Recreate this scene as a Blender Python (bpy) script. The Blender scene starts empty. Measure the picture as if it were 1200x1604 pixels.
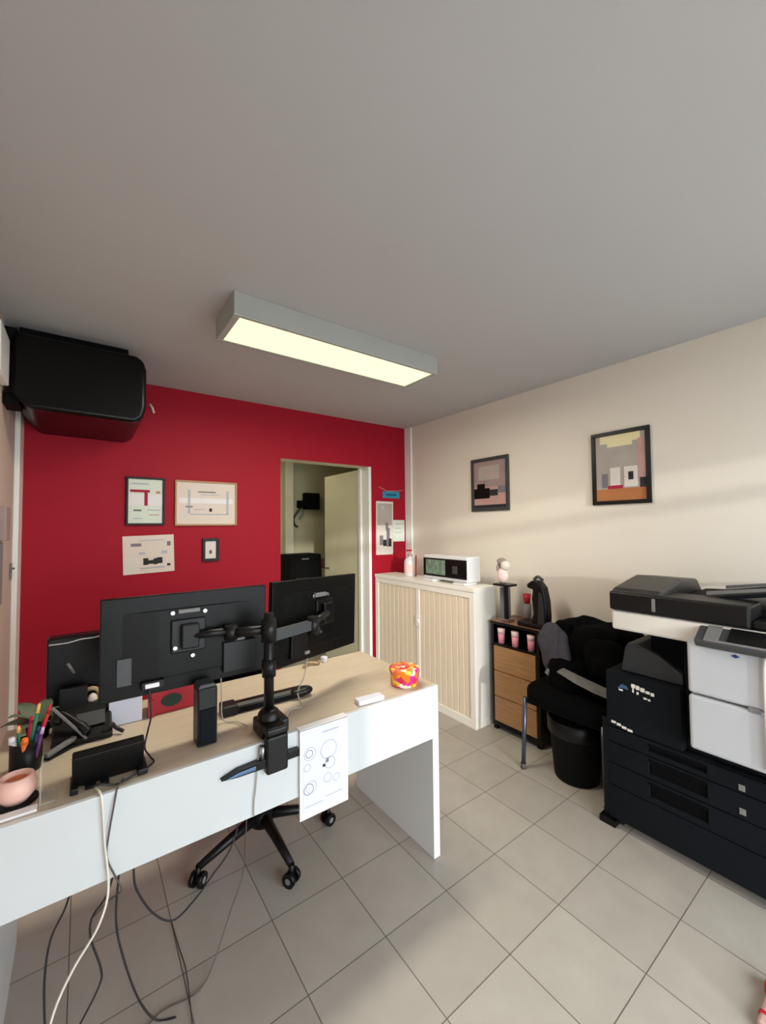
import bpy, bmesh, math, random
from mathutils import Vector, Matrix, noise
random.seed(7)
S = bpy.context.scene
COL = S.collection
PI = math.pi

# ------------------------------------------------------------------ camera
CH = 1.449
yaw, pitch, roll, FPX = 0.635963, 0.0364318, -0.0094481, 635.284
fw = Vector((math.sin(yaw)*math.cos(pitch), math.cos(yaw)*math.cos(pitch), math.sin(pitch)))
rt = Vector((math.cos(yaw), -math.sin(yaw), 0)); up = rt.cross(fw)
r2 = rt*math.cos(roll)+up*math.sin(roll); u2 = -rt*math.sin(roll)+up*math.cos(roll)
cd = bpy.data.cameras.new('camera'); cam = bpy.data.objects.new('camera', cd); COL.objects.link(cam)
cd.sensor_fit = 'VERTICAL'; cd.sensor_height = 36; cd.lens = FPX*36/1604; cd.clip_start = 0.02
M4 = Matrix((r2, u2, -fw)).transposed().to_4x4(); M4.translation = (0, 0, CH)
cam.matrix_world = M4
S.camera = cam

# ------------------------------------------------------------------ world, lights, exposure
w = bpy.data.worlds.new('daylight'); S.world = w; w.use_nodes = True
bg = w.node_tree.nodes['Background']; bg.inputs[0].default_value = (0.86, 0.94, 1.0, 1); bg.inputs[1].default_value = 7.0
S.view_settings.view_transform = 'Standard'; S.view_settings.look = 'None'
S.view_settings.gamma = 1; S.view_settings.use_curve_mapping = False
S.view_settings.exposure = 0.3
def area(name, loc, rot, sx, sy, power, color, portal=False):
    l = bpy.data.lights.new(name, 'AREA'); l.shape = 'RECTANGLE'; l.size = sx; l.size_y = sy
    l.energy = power; l.color = color; l.cycles.is_portal = portal
    o = bpy.data.objects.new(name, l); COL.objects.link(o); o.location = loc; o.rotation_euler = rot
    return o
area('window_portal', (1.30, -1.32, 1.06), (PI/2, 0, 0), 2.6, 2.0, 1, (1, 1, 1), True)   # emits toward +Y after rotation
sl = bpy.data.lights.new('low_sun', 'SUN'); sl.energy = 1.25; sl.angle = math.radians(1.6); sl.color = (1.0, 0.97, 0.9)
so = bpy.data.objects.new('low_sun', sl); COL.objects.link(so)
so.rotation_euler = Vector((.33, 1.0, -.13)).to_track_quat('-Z', 'Y').to_euler()
area('far_room_fill', (1.6, 4.1, 2.42), (0, 0, 0), 0.5, 0.3, 3.2, (1.0, 0.92, 0.66))  # unseen fill light added to brighten the far room, no fixture modelled
area('office_lamp_tubes', (1.09, 1.87, 2.345), (0, 0, 0), 1.05, 0.2, 20, (1.0, 0.92, 0.76))

# ------------------------------------------------------------------ materials
MATS = {}
def srgb(c):
    return tuple(((v/255)/12.92 if v/255 <= .04045 else ((v/255+.055)/1.055)**2.4) for v in c)
def mat(name, c, rough=.6, metal=0, var=.06, scale=8, bump=0, bscale=60, spec=.5, emit=None, stretch=(1, 1, 1), alpha=1, coat=0):
    m = bpy.data.materials.new(name); m.use_nodes = True; nt = m.node_tree; N = nt.nodes; L = nt.links
    b = N['Principled BSDF']; lin = srgb(c)
    b.inputs['Roughness'].default_value = rough; b.inputs['Metallic'].default_value = metal
    b.inputs['Specular IOR Level'].default_value = spec
    b.inputs['Coat Weight'].default_value = coat
    b.inputs['Alpha'].default_value = alpha
    tc = N.new('ShaderNodeTexCoord'); mp = N.new('ShaderNodeMapping'); mp.inputs['Scale'].default_value = stretch
    L.new(tc.outputs['Object'], mp.inputs[0])
    n = N.new('ShaderNodeTexNoise'); n.inputs['Scale'].default_value = scale; n.inputs['Detail'].default_value = 4
    L.new(mp.outputs[0], n.inputs['Vector'])
    r = N.new('ShaderNodeValToRGB')
    r.color_ramp.elements[0].position = .3; r.color_ramp.elements[1].position = .7
    r.color_ramp.elements[0].color = (*[v*(1-var) for v in lin], 1); r.color_ramp.elements[1].color = (*[min(1, v*(1+var)) for v in lin], 1)
    L.new(n.outputs['Fac'], r.inputs[0]); L.new(r.outputs[0], b.inputs['Base Color'])
    if bump:
        n2 = N.new('ShaderNodeTexNoise'); n2.inputs['Scale'].default_value = bscale; L.new(tc.outputs['Object'], n2.inputs['Vector'])
        bp = N.new('ShaderNodeBump'); bp.inputs['Strength'].default_value = bump; bp.inputs['Distance'].default_value = .003
        L.new(n2.outputs['Fac'], bp.inputs['Height']); L.new(bp.outputs[0], b.inputs['Normal'])
    if emit:
        b.inputs['Emission Color'].default_value = (*srgb(emit[0]), 1); b.inputs['Emission Strength'].default_value = emit[1]
    MATS[name] = m
    return m
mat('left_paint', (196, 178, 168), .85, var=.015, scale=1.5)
mat('red_paint', (164, 11, 38), .6, spec=.25, var=.03, scale=2, bump=.15, bscale=180)
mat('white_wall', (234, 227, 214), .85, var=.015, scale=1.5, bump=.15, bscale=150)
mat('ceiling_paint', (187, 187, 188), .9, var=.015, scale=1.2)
mat('olive_wall', (196, 190, 158), .8, var=.03)
mat('cream_door', (214, 208, 182), .5, var=.02)
mat('white_gloss', (244, 244, 240), .35, var=.01)
mat('white_lam', (205, 209, 210), .4, var=.01)
mat('wood_top', (198, 184, 162), .5, var=.06, scale=6, stretch=(1, 12, 12))
mat('cream_metal', (246, 243, 234), .45, var=.015)
mat('tambour', (236, 222, 200), .5, var=.03, scale=12, stretch=(6, 6, .3))
mat('drawer_wood', (164, 122, 80), .55, var=.15, scale=7, stretch=(1, 1, 9))
mat('black_frame', (6, 6, 7), .4, spec=.3, var=.05)
mat('black_plastic', (9, 9, 10), .42, spec=.35, var=.08)
mat('black_matte', (5, 5, 6), .8, spec=.2, var=.1)
mat('unit_black', (3, 3, 3), .3, spec=.25, var=.05)
mat('monitor_back', (17, 17, 16), .34, spec=.16, var=.06)
mat('dark_grey', (62, 64, 66), .5, var=.05)
mat('mid_grey', (120, 120, 120), .5, var=.05)
mat('copier_dark', (22, 25, 29), .62, spec=.05, var=.05, scale=30)
mat('copier_tray', (40, 43, 46), .5, var=.04)
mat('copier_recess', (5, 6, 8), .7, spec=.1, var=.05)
mat('copier_white', (188, 191, 196), .45, var=.01)
mat('copier_light', (226, 222, 214), .45, var=.01)
mat('adf_grey', (46, 45, 43), .4, var=.05)
mat('chrome', (190, 192, 196), .25, metal=1, var=.03)
mat('steel_leg', (90, 98, 118), .35, metal=.8, var=.05)
mat('fabric_black', (4, 4, 5), .95, spec=.1, var=.3, scale=40, bump=.4, bscale=300)
mat('fabric_grey', (70, 68, 74), .95, spec=.2, var=.15, scale=30, bump=.4, bscale=300)
mat('strip_midgrey', (112, 110, 106), .95, var=.15, scale=30)
mat('paper', (236, 234, 236), .8, var=.01)
mat('paper_warm', (226, 214, 204), .8, var=.02)
mat('paper_lilac', (222, 224, 240), .8, var=.02)
mat('paper_green', (222, 232, 220), .8, var=.02)
mat('ink', (40, 38, 40), .8, var=.1)
mat('ink_mid', (128, 124, 128), .8, var=.1)
mat('ink_soft', (186, 186, 198), .8, var=.05)
mat('ink_red', (170, 30, 60), .8, var=.05)
mat('pic_pink', (196, 156, 150), .7, var=.08)
mat('pic_mauve', (160, 140, 138), .7, var=.1)
mat('pic_grey', (176, 168, 160), .7, var=.08)
mat('pic_sky', (236, 226, 180), .7, var=.03)
mat('pic_wood', (176, 112, 64), .7, var=.1)
mat('pic_white', (226, 220, 212), .7, var=.03)
mat('wood_frame', (176, 140, 96), .5, var=.12, scale=20, stretch=(1, 1, 8))
mat('cyan', (22, 140, 176), .5, var=.05)
mat('box_red', (178, 16, 42), .45, var=.05)
mat('green_dark', (20, 50, 36), .6, var=.2)
mat('leaf', (92, 104, 82), .6, var=.2)
mat('gold', (170, 146, 110), .4, metal=.4, var=.15)
mat('orange', (232, 112, 34), .5); mat('green_pen', (24, 118, 84), .4); mat('blue_pen', (24, 52, 108), .4)
mat('purple_pen', (96, 40, 100), .4); mat('red_pen', (190, 30, 40), .4); mat('pencil_yellow', (228, 176, 96), .5)
mat('lilac_pen', (206, 170, 214), .4); mat('white_plastic', (228, 228, 232), .35, var=.01)
mat('pink_wax', (236, 190, 176), .45, var=.06); mat('wick_orange', (206, 110, 70), .6)
mat('clear', (214, 206, 192), .1, alpha=.35)
mat('pink', (240, 150, 170), .6, var=.05); mat('pale_pink', (246, 216, 214), .6, var=.05)
mat('blue_metal', (90, 120, 156), .3, metal=.6, var=.1)
mat('grey_cable', (170, 164, 156), .5); mat('white_cable', (226, 220, 208), .5); mat('dark_cable', (34, 30, 32), .6)
mat('brown_cable', (84, 74, 72), .6)
mat('screen_green', (120, 140, 126), .2, var=.35, scale=30)
mat('asphalt', (176, 174, 170), .9, var=.1)
mat('alu', (200, 204, 208), .4, metal=.3)
mat('lamp_housing', (168, 171, 166), .5, var=.01)
mat('diffuser', (120, 118, 100), .5, emit=((255, 252, 200), 1.0))
mat('printed_wood_strip', (150, 110, 86), .5, var=.1)
m = bpy.data.materials.new('glass_pane'); m.use_nodes = True; nt = m.node_tree; nt.nodes.clear()
o_ = nt.nodes.new('ShaderNodeOutputMaterial'); t_ = nt.nodes.new('ShaderNodeBsdfTransparent'); g_ = nt.nodes.new('ShaderNodeBsdfGlossy'); x_ = nt.nodes.new('ShaderNodeMixShader')
g_.inputs['Roughness'].default_value = .02; x_.inputs[0].default_value = .06
nt.links.new(t_.outputs[0], x_.inputs[1]); nt.links.new(g_.outputs[0], x_.inputs[2]); nt.links.new(x_.outputs[0], o_.inputs[0]); MATS['glass_pane'] = m

def floor_material():
    m = bpy.data.materials.new('floor_tiles'); m.use_nodes = True; nt = m.node_tree; N = nt.nodes; L = nt.links; b = N['Principled BSDF']
    tc = N.new('ShaderNodeTexCoord'); sp = N.new('ShaderNodeSeparateXYZ'); L.new(tc.outputs['Object'], sp.inputs[0])
    def mth(op, a, b_=None, v=None):
        n = N.new('ShaderNodeMath'); n.operation = op
        for i, s in enumerate((a, b_)):
            if s is None: continue
            if isinstance(s, (int, float)): n.inputs[i].default_value = s
            else: L.new(s, n.inputs[i])
        return n.outputs[0]
    ds, cs = [], []
    for ax, off in ((0, .5807), (1, 1.2)):
        u = mth('DIVIDE', mth('SUBTRACT', sp.outputs[ax], off), .3)
        f = mth('FRACT', mth('ADD', u, 100.0))
        ds.append(mth('ABSOLUTE', mth('SUBTRACT', f, .5)))
        cs.append(mth('FLOOR', u))
    g = mth('GREATER_THAN', mth('MAXIMUM', ds[0], ds[1]), .4945)
    cx = N.new('ShaderNodeCombineXYZ'); L.new(cs[0], cx.inputs[0]); L.new(cs[1], cx.inputs[1])
    wn = N.new('ShaderNodeTexWhiteNoise'); L.new(cx.outputs[0], wn.inputs['Vector'])
    n = N.new('ShaderNodeTexNoise'); n.inputs['Scale'].default_value = 9; n.inputs['Detail'].default_value = 6; L.new(tc.outputs['Object'], n.inputs['Vector'])
    s = mth('ADD', mth('MULTIPLY', wn.outputs['Value'], .35), mth('MULTIPLY', n.outputs['Fac'], .65))
    r = N.new('ShaderNodeValToRGB'); L.new(s, r.inputs[0])
    r.color_ramp.elements[0].position = .2; r.color_ramp.elements[1].position = .8
    r.color_ramp.elements[0].color = (*srgb((166, 159, 149)), 1); r.color_ramp.elements[1].color = (*srgb((182, 176, 165)), 1)
    mx = N.new('ShaderNodeMix'); mx.data_type = 'RGBA'; L.new(g, mx.inputs[0]); L.new(r.outputs[0], mx.inputs[6]); mx.inputs[7].default_value = (*srgb((96, 90, 84)), 1)
    L.new(mx.outputs[2], b.inputs['Base Color']); b.inputs['Roughness'].default_value = .42
    MATS['floor_tiles'] = m
floor_material()

def candy_material():
    m = bpy.data.materials.new('candy_print'); m.use_nodes = True; nt = m.node_tree; N = nt.nodes; L = nt.links; b = N['Principled BSDF']
    tc = N.new('ShaderNodeTexCoord'); v = N.new('ShaderNodeTexVoronoi'); v.inputs['Scale'].default_value = 55; L.new(tc.outputs['Object'], v.inputs['Vector'])
    sp = N.new('ShaderNodeSeparateColor'); L.new(v.outputs['Color'], sp.inputs[0])
    r = N.new('ShaderNodeValToRGB'); r.color_ramp.interpolation = 'CONSTANT'; L.new(sp.outputs[0], r.inputs[0])
    cols = [(0, (238, 120, 30)), (.25, (246, 200, 60)), (.45, (206, 30, 60)), (.62, (240, 90, 110)), (.75, (200, 40, 140)), (.88, (244, 226, 200))]
    e = r.color_ramp.elements
    e[0].color = (*srgb(cols[0][1]), 1); e[1].position = cols[1][0]; e[1].color = (*srgb(cols[1][1]), 1)
    for p, c in cols[2:]:
        k = e.new(p); k.color = (*srgb(c), 1)
    L.new(r.outputs[0], b.inputs['Base Color']); b.inputs['Roughness'].default_value = .3; MATS['candy_print'] = m
candy_material()

# ------------------------------------------------------------------ geometry helpers
class MB:
    def __init__(s): s.v = []; s.f = []; s.m = []; s.s = []; s.mats = []
    def mi(s, m):
        if m not in s.mats: s.mats.append(m)
        return s.mats.index(m)
    def add(s, vs, fs, m, smooth=False):
        o = len(s.v); s.v += [Vector(v) for v in vs]; k = s.mi(m)
        for f in fs: s.f.append([i+o for i in f]); s.m.append(k); s.s.append(smooth)
        return s
    def box(s, x0, x1, y0, y1, z0, z1, m, X=None, face=None):
        x0, x1 = min(x0, x1), max(x0, x1); y0, y1 = min(y0, y1), max(y0, y1); z0, z1 = min(z0, z1), max(z0, z1)
        vs = [Vector((x, y, z)) for z in (z0, z1) for x, y in ((x0, y0), (x1, y0), (x1, y1), (x0, y1))]
        if X: vs = [X @ v for v in vs]
        fs = {'-z': [3, 2, 1, 0], '+z': [4, 5, 6, 7], '-y': [0, 1, 5, 4], '+x': [1, 2, 6, 5], '+y': [2, 3, 7, 6], '-x': [3, 0, 4, 7]}
        o = len(s.v); s.v += vs
        for n, f in fs.items():
            s.f.append([i+o for i in f]); s.m.append(s.mi((face or {}).get(n, m))); s.s.append(False)
        return s
    def tube(s, pts, r, m, n=8, cap=True, smooth=True):
        pts = [Vector(p) for p in pts]; rs = r if isinstance(r, (list, tuple)) else [r]*len(pts)
        vs = []; fs = []; prev = None
        for i, p in enumerate(pts):
            d = (pts[min(i+1, len(pts)-1)]-pts[max(i-1, 0)])
            d = d.normalized() if d.length > 1e-9 else Vector((0, 0, 1))
            a = prev if prev else (Vector((0, 0, 1)) if abs(d.z) < .9 else Vector((1, 0, 0)))
            u = (a-d*a.dot(d)).normalized(); prev = u; v = d.cross(u)
            for k in range(n):
                t = 2*PI*k/n; vs.append(p+(u*math.cos(t)+v*math.sin(t))*rs[i])
        for i in range(len(pts)-1):
            for k in range(n):
                a, b = i*n+k, i*n+(k+1) % n; fs.append([a, b, b+n, a+n])
        s.add(vs, fs, m, smooth)
        if cap:
            o = len(s.v)-len(vs); k = s.mi(m)
            s.f.append([o+i for i in range(n)][::-1]); s.m.append(k); s.s.append(False)
            s.f.append([o+(len(pts)-1)*n+i for i in range(n)]); s.m.append(k); s.s.append(False)
        return s
    def lathe(s, c, prof, m, n=24, smooth=True, X=None):
        c = Vector(c); vs = []; fs = []
        for r, z in prof:
            for k in range(n):
                t = 2*PI*k/n; v = Vector((r*math.cos(t), r*math.sin(t), z)); vs.append(c+((X @ v) if X else v))
        for i in range(len(prof)-1):
            for k in range(n):
                a, b = i*n+k, i*n+(k+1) % n; fs.append([a, b, b+n, a+n])
        return s.add(vs, fs, m, smooth)
    def prism(s, poly, axis, a0, a1, m, X=None):
        # poly: 2d points in the other two axes (in xyz order); extruded along axis
        def P(p, a):
            q = {'x': (a, p[0], p[1]), 'y': (p[0], a, p[1]), 'z': (p[0], p[1], a)}[axis]
            v = Vector(q); return X @ v if X else v
        n = len(poly); vs = [P(p, a0) for p in poly]+[P(p, a1) for p in poly]
        fs = [list(range(n))[::-1], [n+i for i in range(n)]]+[[i, (i+1) % n, n+(i+1) % n, n+i] for i in range(n)]
        return s.add(vs, fs, m)
    def blob(s, c, d, m, e=1.0, fold=0, nf=6, seed=0, nu=40, nv=24, X=None, lump=0):
        vs = []; fs = []; c = Vector(c)
        def sg(t, p): return math.copysign(abs(t)**p, t)
        for i in range(nv+1):
            a = -PI/2+PI*i/nv
            for k in range(nu):
                t = 2*PI*k/nu
                v = Vector((sg(math.cos(a), e)*sg(math.cos(t), e)*d[0]/2, sg(math.cos(a), e)*sg(math.sin(t), e)*d[1]/2, sg(math.sin(a), e)*d[2]/2))
                g = 1+fold*math.sin(nf*t+seed+2*math.sin(a*2+seed))*math.cos(a)
                v.x *= g; v.y *= g
                if lump: v += v.normalized()*lump*noise.noise(v*9+Vector((seed, 0, 0)))
                vs.append(c+((X @ v) if X else v))
        for i in range(nv):
            for k in range(nu):
                a, b = i*nu+k, i*nu+(k+1) % nu; fs.append([a, b, b+nu, a+nu])
        return s.add(vs, fs, m, True)
def smooth_pts(P, n=6):
    P = [Vector(p) for p in P]; out = []
    for i in range(len(P)-1):
        p0, p1, p2, p3 = P[max(i-1, 0)], P[i], P[i+1], P[min(i+2, len(P)-1)]
        for k in range(n):
            t = k/n
            out.append(.5*((2*p1)+(-p0+p2)*t+(2*p0-5*p1+4*p2-p3)*t*t+(-p0+3*p1-3*p2+p3)*t**3))
    return out+[P[-1]]
def rootinv(o):
    # world inverse of the top-level parent chain (parts are parented with identity offset, so geometry is made local)
    while o.parent: o = o.parent
    m = Matrix.Translation(o.location) @ o.rotation_euler.to_matrix().to_4x4()
    return m.inverted()
def part(name, mb, parent=None, bevel=0, seg=2, label=None, loc=None):
    me = bpy.data.meshes.new(name)
    inv = rootinv(parent) if parent else (Matrix.Translation(-Vector(loc)) if loc else Matrix.Identity(4))
    me.from_pydata([inv @ v for v in mb.v], [], mb.f)
    for k in mb.mats: me.materials.append(MATS[k])
    for p, k, sm in zip(me.polygons, mb.m, mb.s): p.material_index = k; p.use_smooth = sm
    bm = bmesh.new(); bm.from_mesh(me); bmesh.ops.recalc_face_normals(bm, faces=bm.faces); bm.to_mesh(me); bm.free()
    o = bpy.data.objects.new(name, me); COL.objects.link(o)
    if parent: o.parent = parent
    elif loc: o.location = loc
    if bevel:
        b = o.modifiers.new('bevel', 'BEVEL'); b.width = bevel; b.segments = seg; b.limit_method = 'ANGLE'; b.angle_limit = math.radians(40)
    if label: o['label'] = label
    return o
def thing(name, label, cat, loc, rotz=0, group=None):
    o = bpy.data.objects.new(name, None); COL.objects.link(o); o.location = loc; o.rotation_euler = (0, 0, rotz)
    o['label'] = label; o['category'] = cat
    if group: o['group'] = group
    return o
def single(name, label, cat, mb, loc, bevel=0, group=None, seg=2):
    o = part(name, mb, None, bevel, seg, loc=loc); o['label'] = label; o['category'] = cat
    if group: o['group'] = group
    return o
def struct(name, mb, bevel=0):
    o = part(name, mb, None, bevel); o['kind'] = 'structure'; return o
def T(x, y, z): return Matrix.Translation((x, y, z))
def RZ(a): return Matrix.Rotation(a, 4, 'Z')
def RX(a): return Matrix.Rotation(a, 4, 'X')
def RY(a): return Matrix.Rotation(a, 4, 'Y')

# ------------------------------------------------------------------ structure
XL, XR, YB, YF, H = -.32, 2.68, 3.22, -1.2, 2.46
DX0, DX1, DZ = 1.318, 2.215, 2.03
struct('floor', MB().box(XL-.1, 3.6, YF-.1, 5.1, -.1, 0, 'floor_tiles'))
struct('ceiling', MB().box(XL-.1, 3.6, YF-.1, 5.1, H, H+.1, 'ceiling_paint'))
wb = MB()
RF = {'-y': 'red_paint'}
wb.box(XL-.1, DX0, YB, YB+.15, 0, H, 'cream_door', face=RF)
wb.box(DX1, 3.4, YB, YB+.15, 0, H, 'cream_door', face=RF)
wb.box(DX0, DX1, YB, YB+.15, DZ, H, 'cream_door', face=RF)
struct('wall_back', wb)
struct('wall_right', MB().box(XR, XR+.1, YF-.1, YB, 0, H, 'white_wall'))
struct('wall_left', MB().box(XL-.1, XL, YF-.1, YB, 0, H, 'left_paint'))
# shop window wall behind the camera
WX0, WX1, WZ0, WZ1 = 0.0, 2.6, .07, 2.06
wf = MB().box(XL, WX0, YF-.1, YF, 0, H, 'white_wall').box(WX1, XR, YF-.1, YF, 0, H, 'white_wall')
wf.box(WX0, WX1, YF-.1, YF, 0, WZ0, 'white_wall').box(WX0, WX1, YF-.1, YF, WZ1, H, 'white_wall')
struct('wall_front', wf)
win = struct('window_1', MB().box(WX0, WX1, YF-.07, YF-.03, WZ0, WZ0+.05, 'alu').box(WX0, WX1, YF-.07, YF-.03, WZ1-.05, WZ1, 'alu')
    .box(WX0, WX0+.05, YF-.07, YF-.03, WZ0+.05, WZ1-.05, 'alu').box(WX1-.05, WX1, YF-.07, YF-.03, WZ0+.05, WZ1-.05, 'alu').box(WX0+.05, WX1-.05, YF-.07, YF-.03, 1.80, 1.87, 'alu').box(1.3, 1.35, YF-.07, YF-.03, WZ0+.05, WZ1-.05, 'alu'))
part('pane', MB().box(WX0+.05, 1.3, YF-.055, YF-.048, WZ0+.05, WZ1-.05, 'glass_pane'), win)
part('pane', MB().box(1.35, WX1-.05, YF-.055, YF-.048, WZ0+.05, WZ1-.05, 'glass_pane'), win)
struct('ground', MB().box(-8, 10, -12, YF-.1, -.12, -.02, 'asphalt'))
# trims
struct('trim_1', MB().box(XR-.02, XR, 3.12, YB, 0, H-.001, 'white_gloss'), .004)
struct('trim_2', MB().box(XL, XL+.025, 3.05, YB, 0, H-.001, 'white_gloss'), .004)
struct('trim_3', MB().box(DX1-.012, DX1, YB-.008, YB+.15, 0, DZ, 'white_gloss').box(DX1-.03, DX1-.012, YB+.11, YB+.15, 0, DZ, 'white_gloss').box(DX1, DX1+.018, YB-.008, YB, 0, DZ, 'white_gloss'), .002)
# far room behind the doorway
struct('wall_far', MB().box(.9, 3.4, 4.9, 5.0, 0, H, 'olive_wall'))
struct('wall_far_left', MB().box(.9, 1.0, YB+.15, 4.9, 0, H, 'olive_wall'))
struct('wall_far_right', MB().box(3.3, 3.4, YB+.15, 4.9, 0, H, 'olive_wall'))
struct('trim_4', MB().box(2.02, 2.125, 4.78, 4.9, 0, H, 'cream_door'))
d = struct('door_1', MB().box(DX1-.012, DX1+.028, YB+.155, 4.10, .01, 2.02, 'cream_door'), .003)
hd = MB().tube([(DX1-.012, 4.0, 1.0), (DX1-.05, 4.0, 1.0), (DX1-.055, 3.9, 1.0)], .008, 'chrome')
part('handle', hd, d)

# ------------------------------------------------------------------ ceiling lamp
t = thing('ceiling_light', 'long white surface-mounted ceiling light with glowing cream diffuser', 'light', (1.09, 1.87, H))
hs = MB().box(.50, 1.69, 1.725, 1.745, 2.355, H, 'lamp_housing').box(.50, 1.69, 2.00, 2.02, 2.355, H, 'lamp_housing')
hs.box(.50, .53, 1.745, 2.0, 2.355, H, 'lamp_housing').box(1.66, 1.69, 1.745, 2.0, 2.355, H, 'lamp_housing').box(.53, 1.66, 1.745, 2.0, H-.02, H, 'lamp_housing')
part('housing', hs, t, .003)
part('diffuser', MB().box(.53, 1.66, 1.745, 2.0, 2.358, 2.368, 'diffuser'), t)

# ------------------------------------------------------------------ black unit, top left
t = thing('wall_unit', 'large black box unit with rounded corners high on the red wall in the corner', 'wall unit', (-.03, 2.9, 2.02))
u = MB().prism([(-.285, 2.10), (-.22, 2.035), (.22, 2.03), (.255, 2.06), (.27, 2.12), (.27, 2.33), (.255, 2.38), (.22, 2.40), (-.27, 2.40), (-.285, 2.38)], 'y', 2.56, YB-.001, 'unit_black')
part('casing', u, t, .02, 4)
part('top_block', MB().box(-.27, .19, 2.66, YB-.002, 2.40, H-.001, 'black_matte'), t)  # black block closing the gap between casing and ceiling
part('bracket', MB().box(XL+.001, -.27, 2.58, 2.75, 2.36, 2.42, 'black_matte'), t)
part('bracket', MB().box(XL+.001, -.26, 2.6, 2.75, 2.055, 2.11, 'black_matte'), t)
single('cable_clip', 'small pale cable clip beside the black unit on the red wall', 'cable clip', MB().tube([(.36, YB-.006, 2.32), (.375, YB-.015, 2.29), (.385, YB-.006, 2.26)], .008, 'paper_warm'), (.37, YB-.01, 2.29))
single('junction_box', 'white box high on left wall beside the black unit', 'junction box', MB().box(XL+.001, XL+.03, 2.30, 2.54, 2.12, 2.34, 'white_gloss'), (XL, 2.42, 2.2), .006)
# left wall bits
t = thing('wall_organiser', 'beige holder with grey papers at the left edge on the left wall', 'wall organiser', (XL, 2.6, 1.3))
part('holder', MB().box(XL+.001, XL+.03, 2.56, 2.70, 1.40, 1.56, 'pic_mauve'), t, .004)
part('papers', MB().box(XL+.001, XL+.012, 2.54, 2.64, 1.10, 1.39, 'ink_mid'), t)
single('door_latch', 'small metal latch beside the white trim on the left wall', 'latch', MB().box(XL+.001, XL+.008, 2.97, 3.01, 1.18, 1.27, 'mid_grey').tube([(XL+.008, 2.99, 1.24), (XL+.02, 2.99, 1.24)], .006, 'mid_grey'), (XL, 2.99, 1.18), .002)

# ------------------------------------------------------------------ pictures
def wallbox(mb, wall, a0, a1, z0, z1, d0, d1, m):
    # on back wall a=x ; on right wall a=y ; d = distance out of the wall
    if wall == 'b': mb.box(a0, a1, YB-d1, YB-d0, z0, z1, m)
    else: mb.box(XR-d1, XR-d0, a0, a1, z0, z1, m)
    return mb
def frame(name, label, wall, a0, a1, z0, z1, fw_, fm, pm, marks, cat='picture', dep=.018, group=None):
    loc = ((a0+a1)/2, YB, z0) if wall == 'b' else (XR, (a0+a1)/2, z0)
    t = thing(name, label, cat, loc, 0, group)
    f = MB()
    for (p, q, r, s) in ((a0, a1, z0, z0+fw_), (a0, a1, z1-fw_, z1), (a0, a0+fw_, z0+fw_, z1-fw_), (a1-fw_, a1, z0+fw_, z1-fw_)):
        wallbox(f, wall, p, q, r, s, .001, dep, fm)
    part('frame', f, t, .002)
    p = MB(); wallbox(p, wall, a0+fw_, a1-fw_, z0+fw_, z1-fw_, .002, .008, pm)
    W, Z = a1-a0-2*fw_, z1-z0-2*fw_
    for i, (u0, u1, v0, v1, mm) in enumerate(marks):
        if wall == 'r': u0, u1 = 1-u1, 1-u0       # u runs left to right as seen from the room
        wallbox(p, wall, a0+fw_+u0*W, a0+fw_+u1*W, z0+fw_+v0*Z, z0+fw_+v1*Z, .008, .0085+.0003*i, mm)
    part('print', p, t)
    return t
frame('framed_certificate', 'black-framed certificate with a red letter shape, upper left on red wall', 'b', .225, .458, 1.475, 1.805, .014, 'black_frame', 'paper_green',
      [(0, 1, .40, .66, 'paper'), (.05, .62, .70, .76, 'ink_red'), (.46, .56, .40, .70, 'ink_red'), (.8, .93, .68, .74, 'wood_frame'), (.15, .38, .27, .31, 'ink_mid'), (.55, .92, .29, .31, 'ink_soft'), (.6, .9, .18, .2, 'pic_pink'), (.15, .4, .1, .12, 'ink_soft'), (.1, .6, .88, .91, 'ink_soft')])  # full-width pale band is a window reflection painted into the print
frame('framed_diploma', 'wide pale diploma in a thin light wood frame on red wall', 'b', .522, .956, 1.47, 1.80, .012, 'wood_frame', 'paper_warm',
      [(.04, .96, .5, .62, 'paper'), (.18, .22, .25, .82, 'ink_soft'), (.84, .88, .22, .82, 'ink_soft'), (.22, .84, .22, .25, 'ink_soft'), (.35, .65, .76, .79, 'ink_mid'), (.4, .72, .70, .72, 'ink_soft'), (.14, .26, .40, .43, 'ink_mid'), (.54, .585, .30, .38, 'ink'), (.3, .46, .34, .36, 'ink_soft')], 'diploma')  # wide pale band is painted window reflection, the rest is print
frame('small_framed_card', 'small black-framed white card at the lower right of red wall group', 'b', .708, .825, 1.205, 1.375, .02, 'black_frame', 'pic_white',
      [(.36, .64, .3, .45, 'ink_mid'), (.42, .58, .25, .5, 'ink_mid'), (.45, .55, .33, .42, 'ink')])
def sheet(name, label, wall, a0, a1, z0, z1, m, marks, cat, tilt=0, group=None):
    loc = ((a0+a1)/2, YB, z0) if wall == 'b' else (XR, (a0+a1)/2, z0)
    p = MB(); wallbox(p, wall, a0, a1, z0, z1, .001, .004, m)
    for i, (u0, u1, v0, v1, mm) in enumerate(marks):
        wallbox(p, wall, a0+u0*(a1-a0), a0+u1*(a1-a0), z0+v0*(z1-z0), z0+v1*(z1-z0), .004, .0044+.0002*i, mm)
    if tilt:
        c = Vector(((a0+a1)/2, 0, (z0+z1)/2)); R_ = T(*c) @ RY(tilt) @ T(*(-c)); p.v = [R_ @ v for v in p.v]
    return single(name, label, cat, p, loc, group=group)
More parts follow.
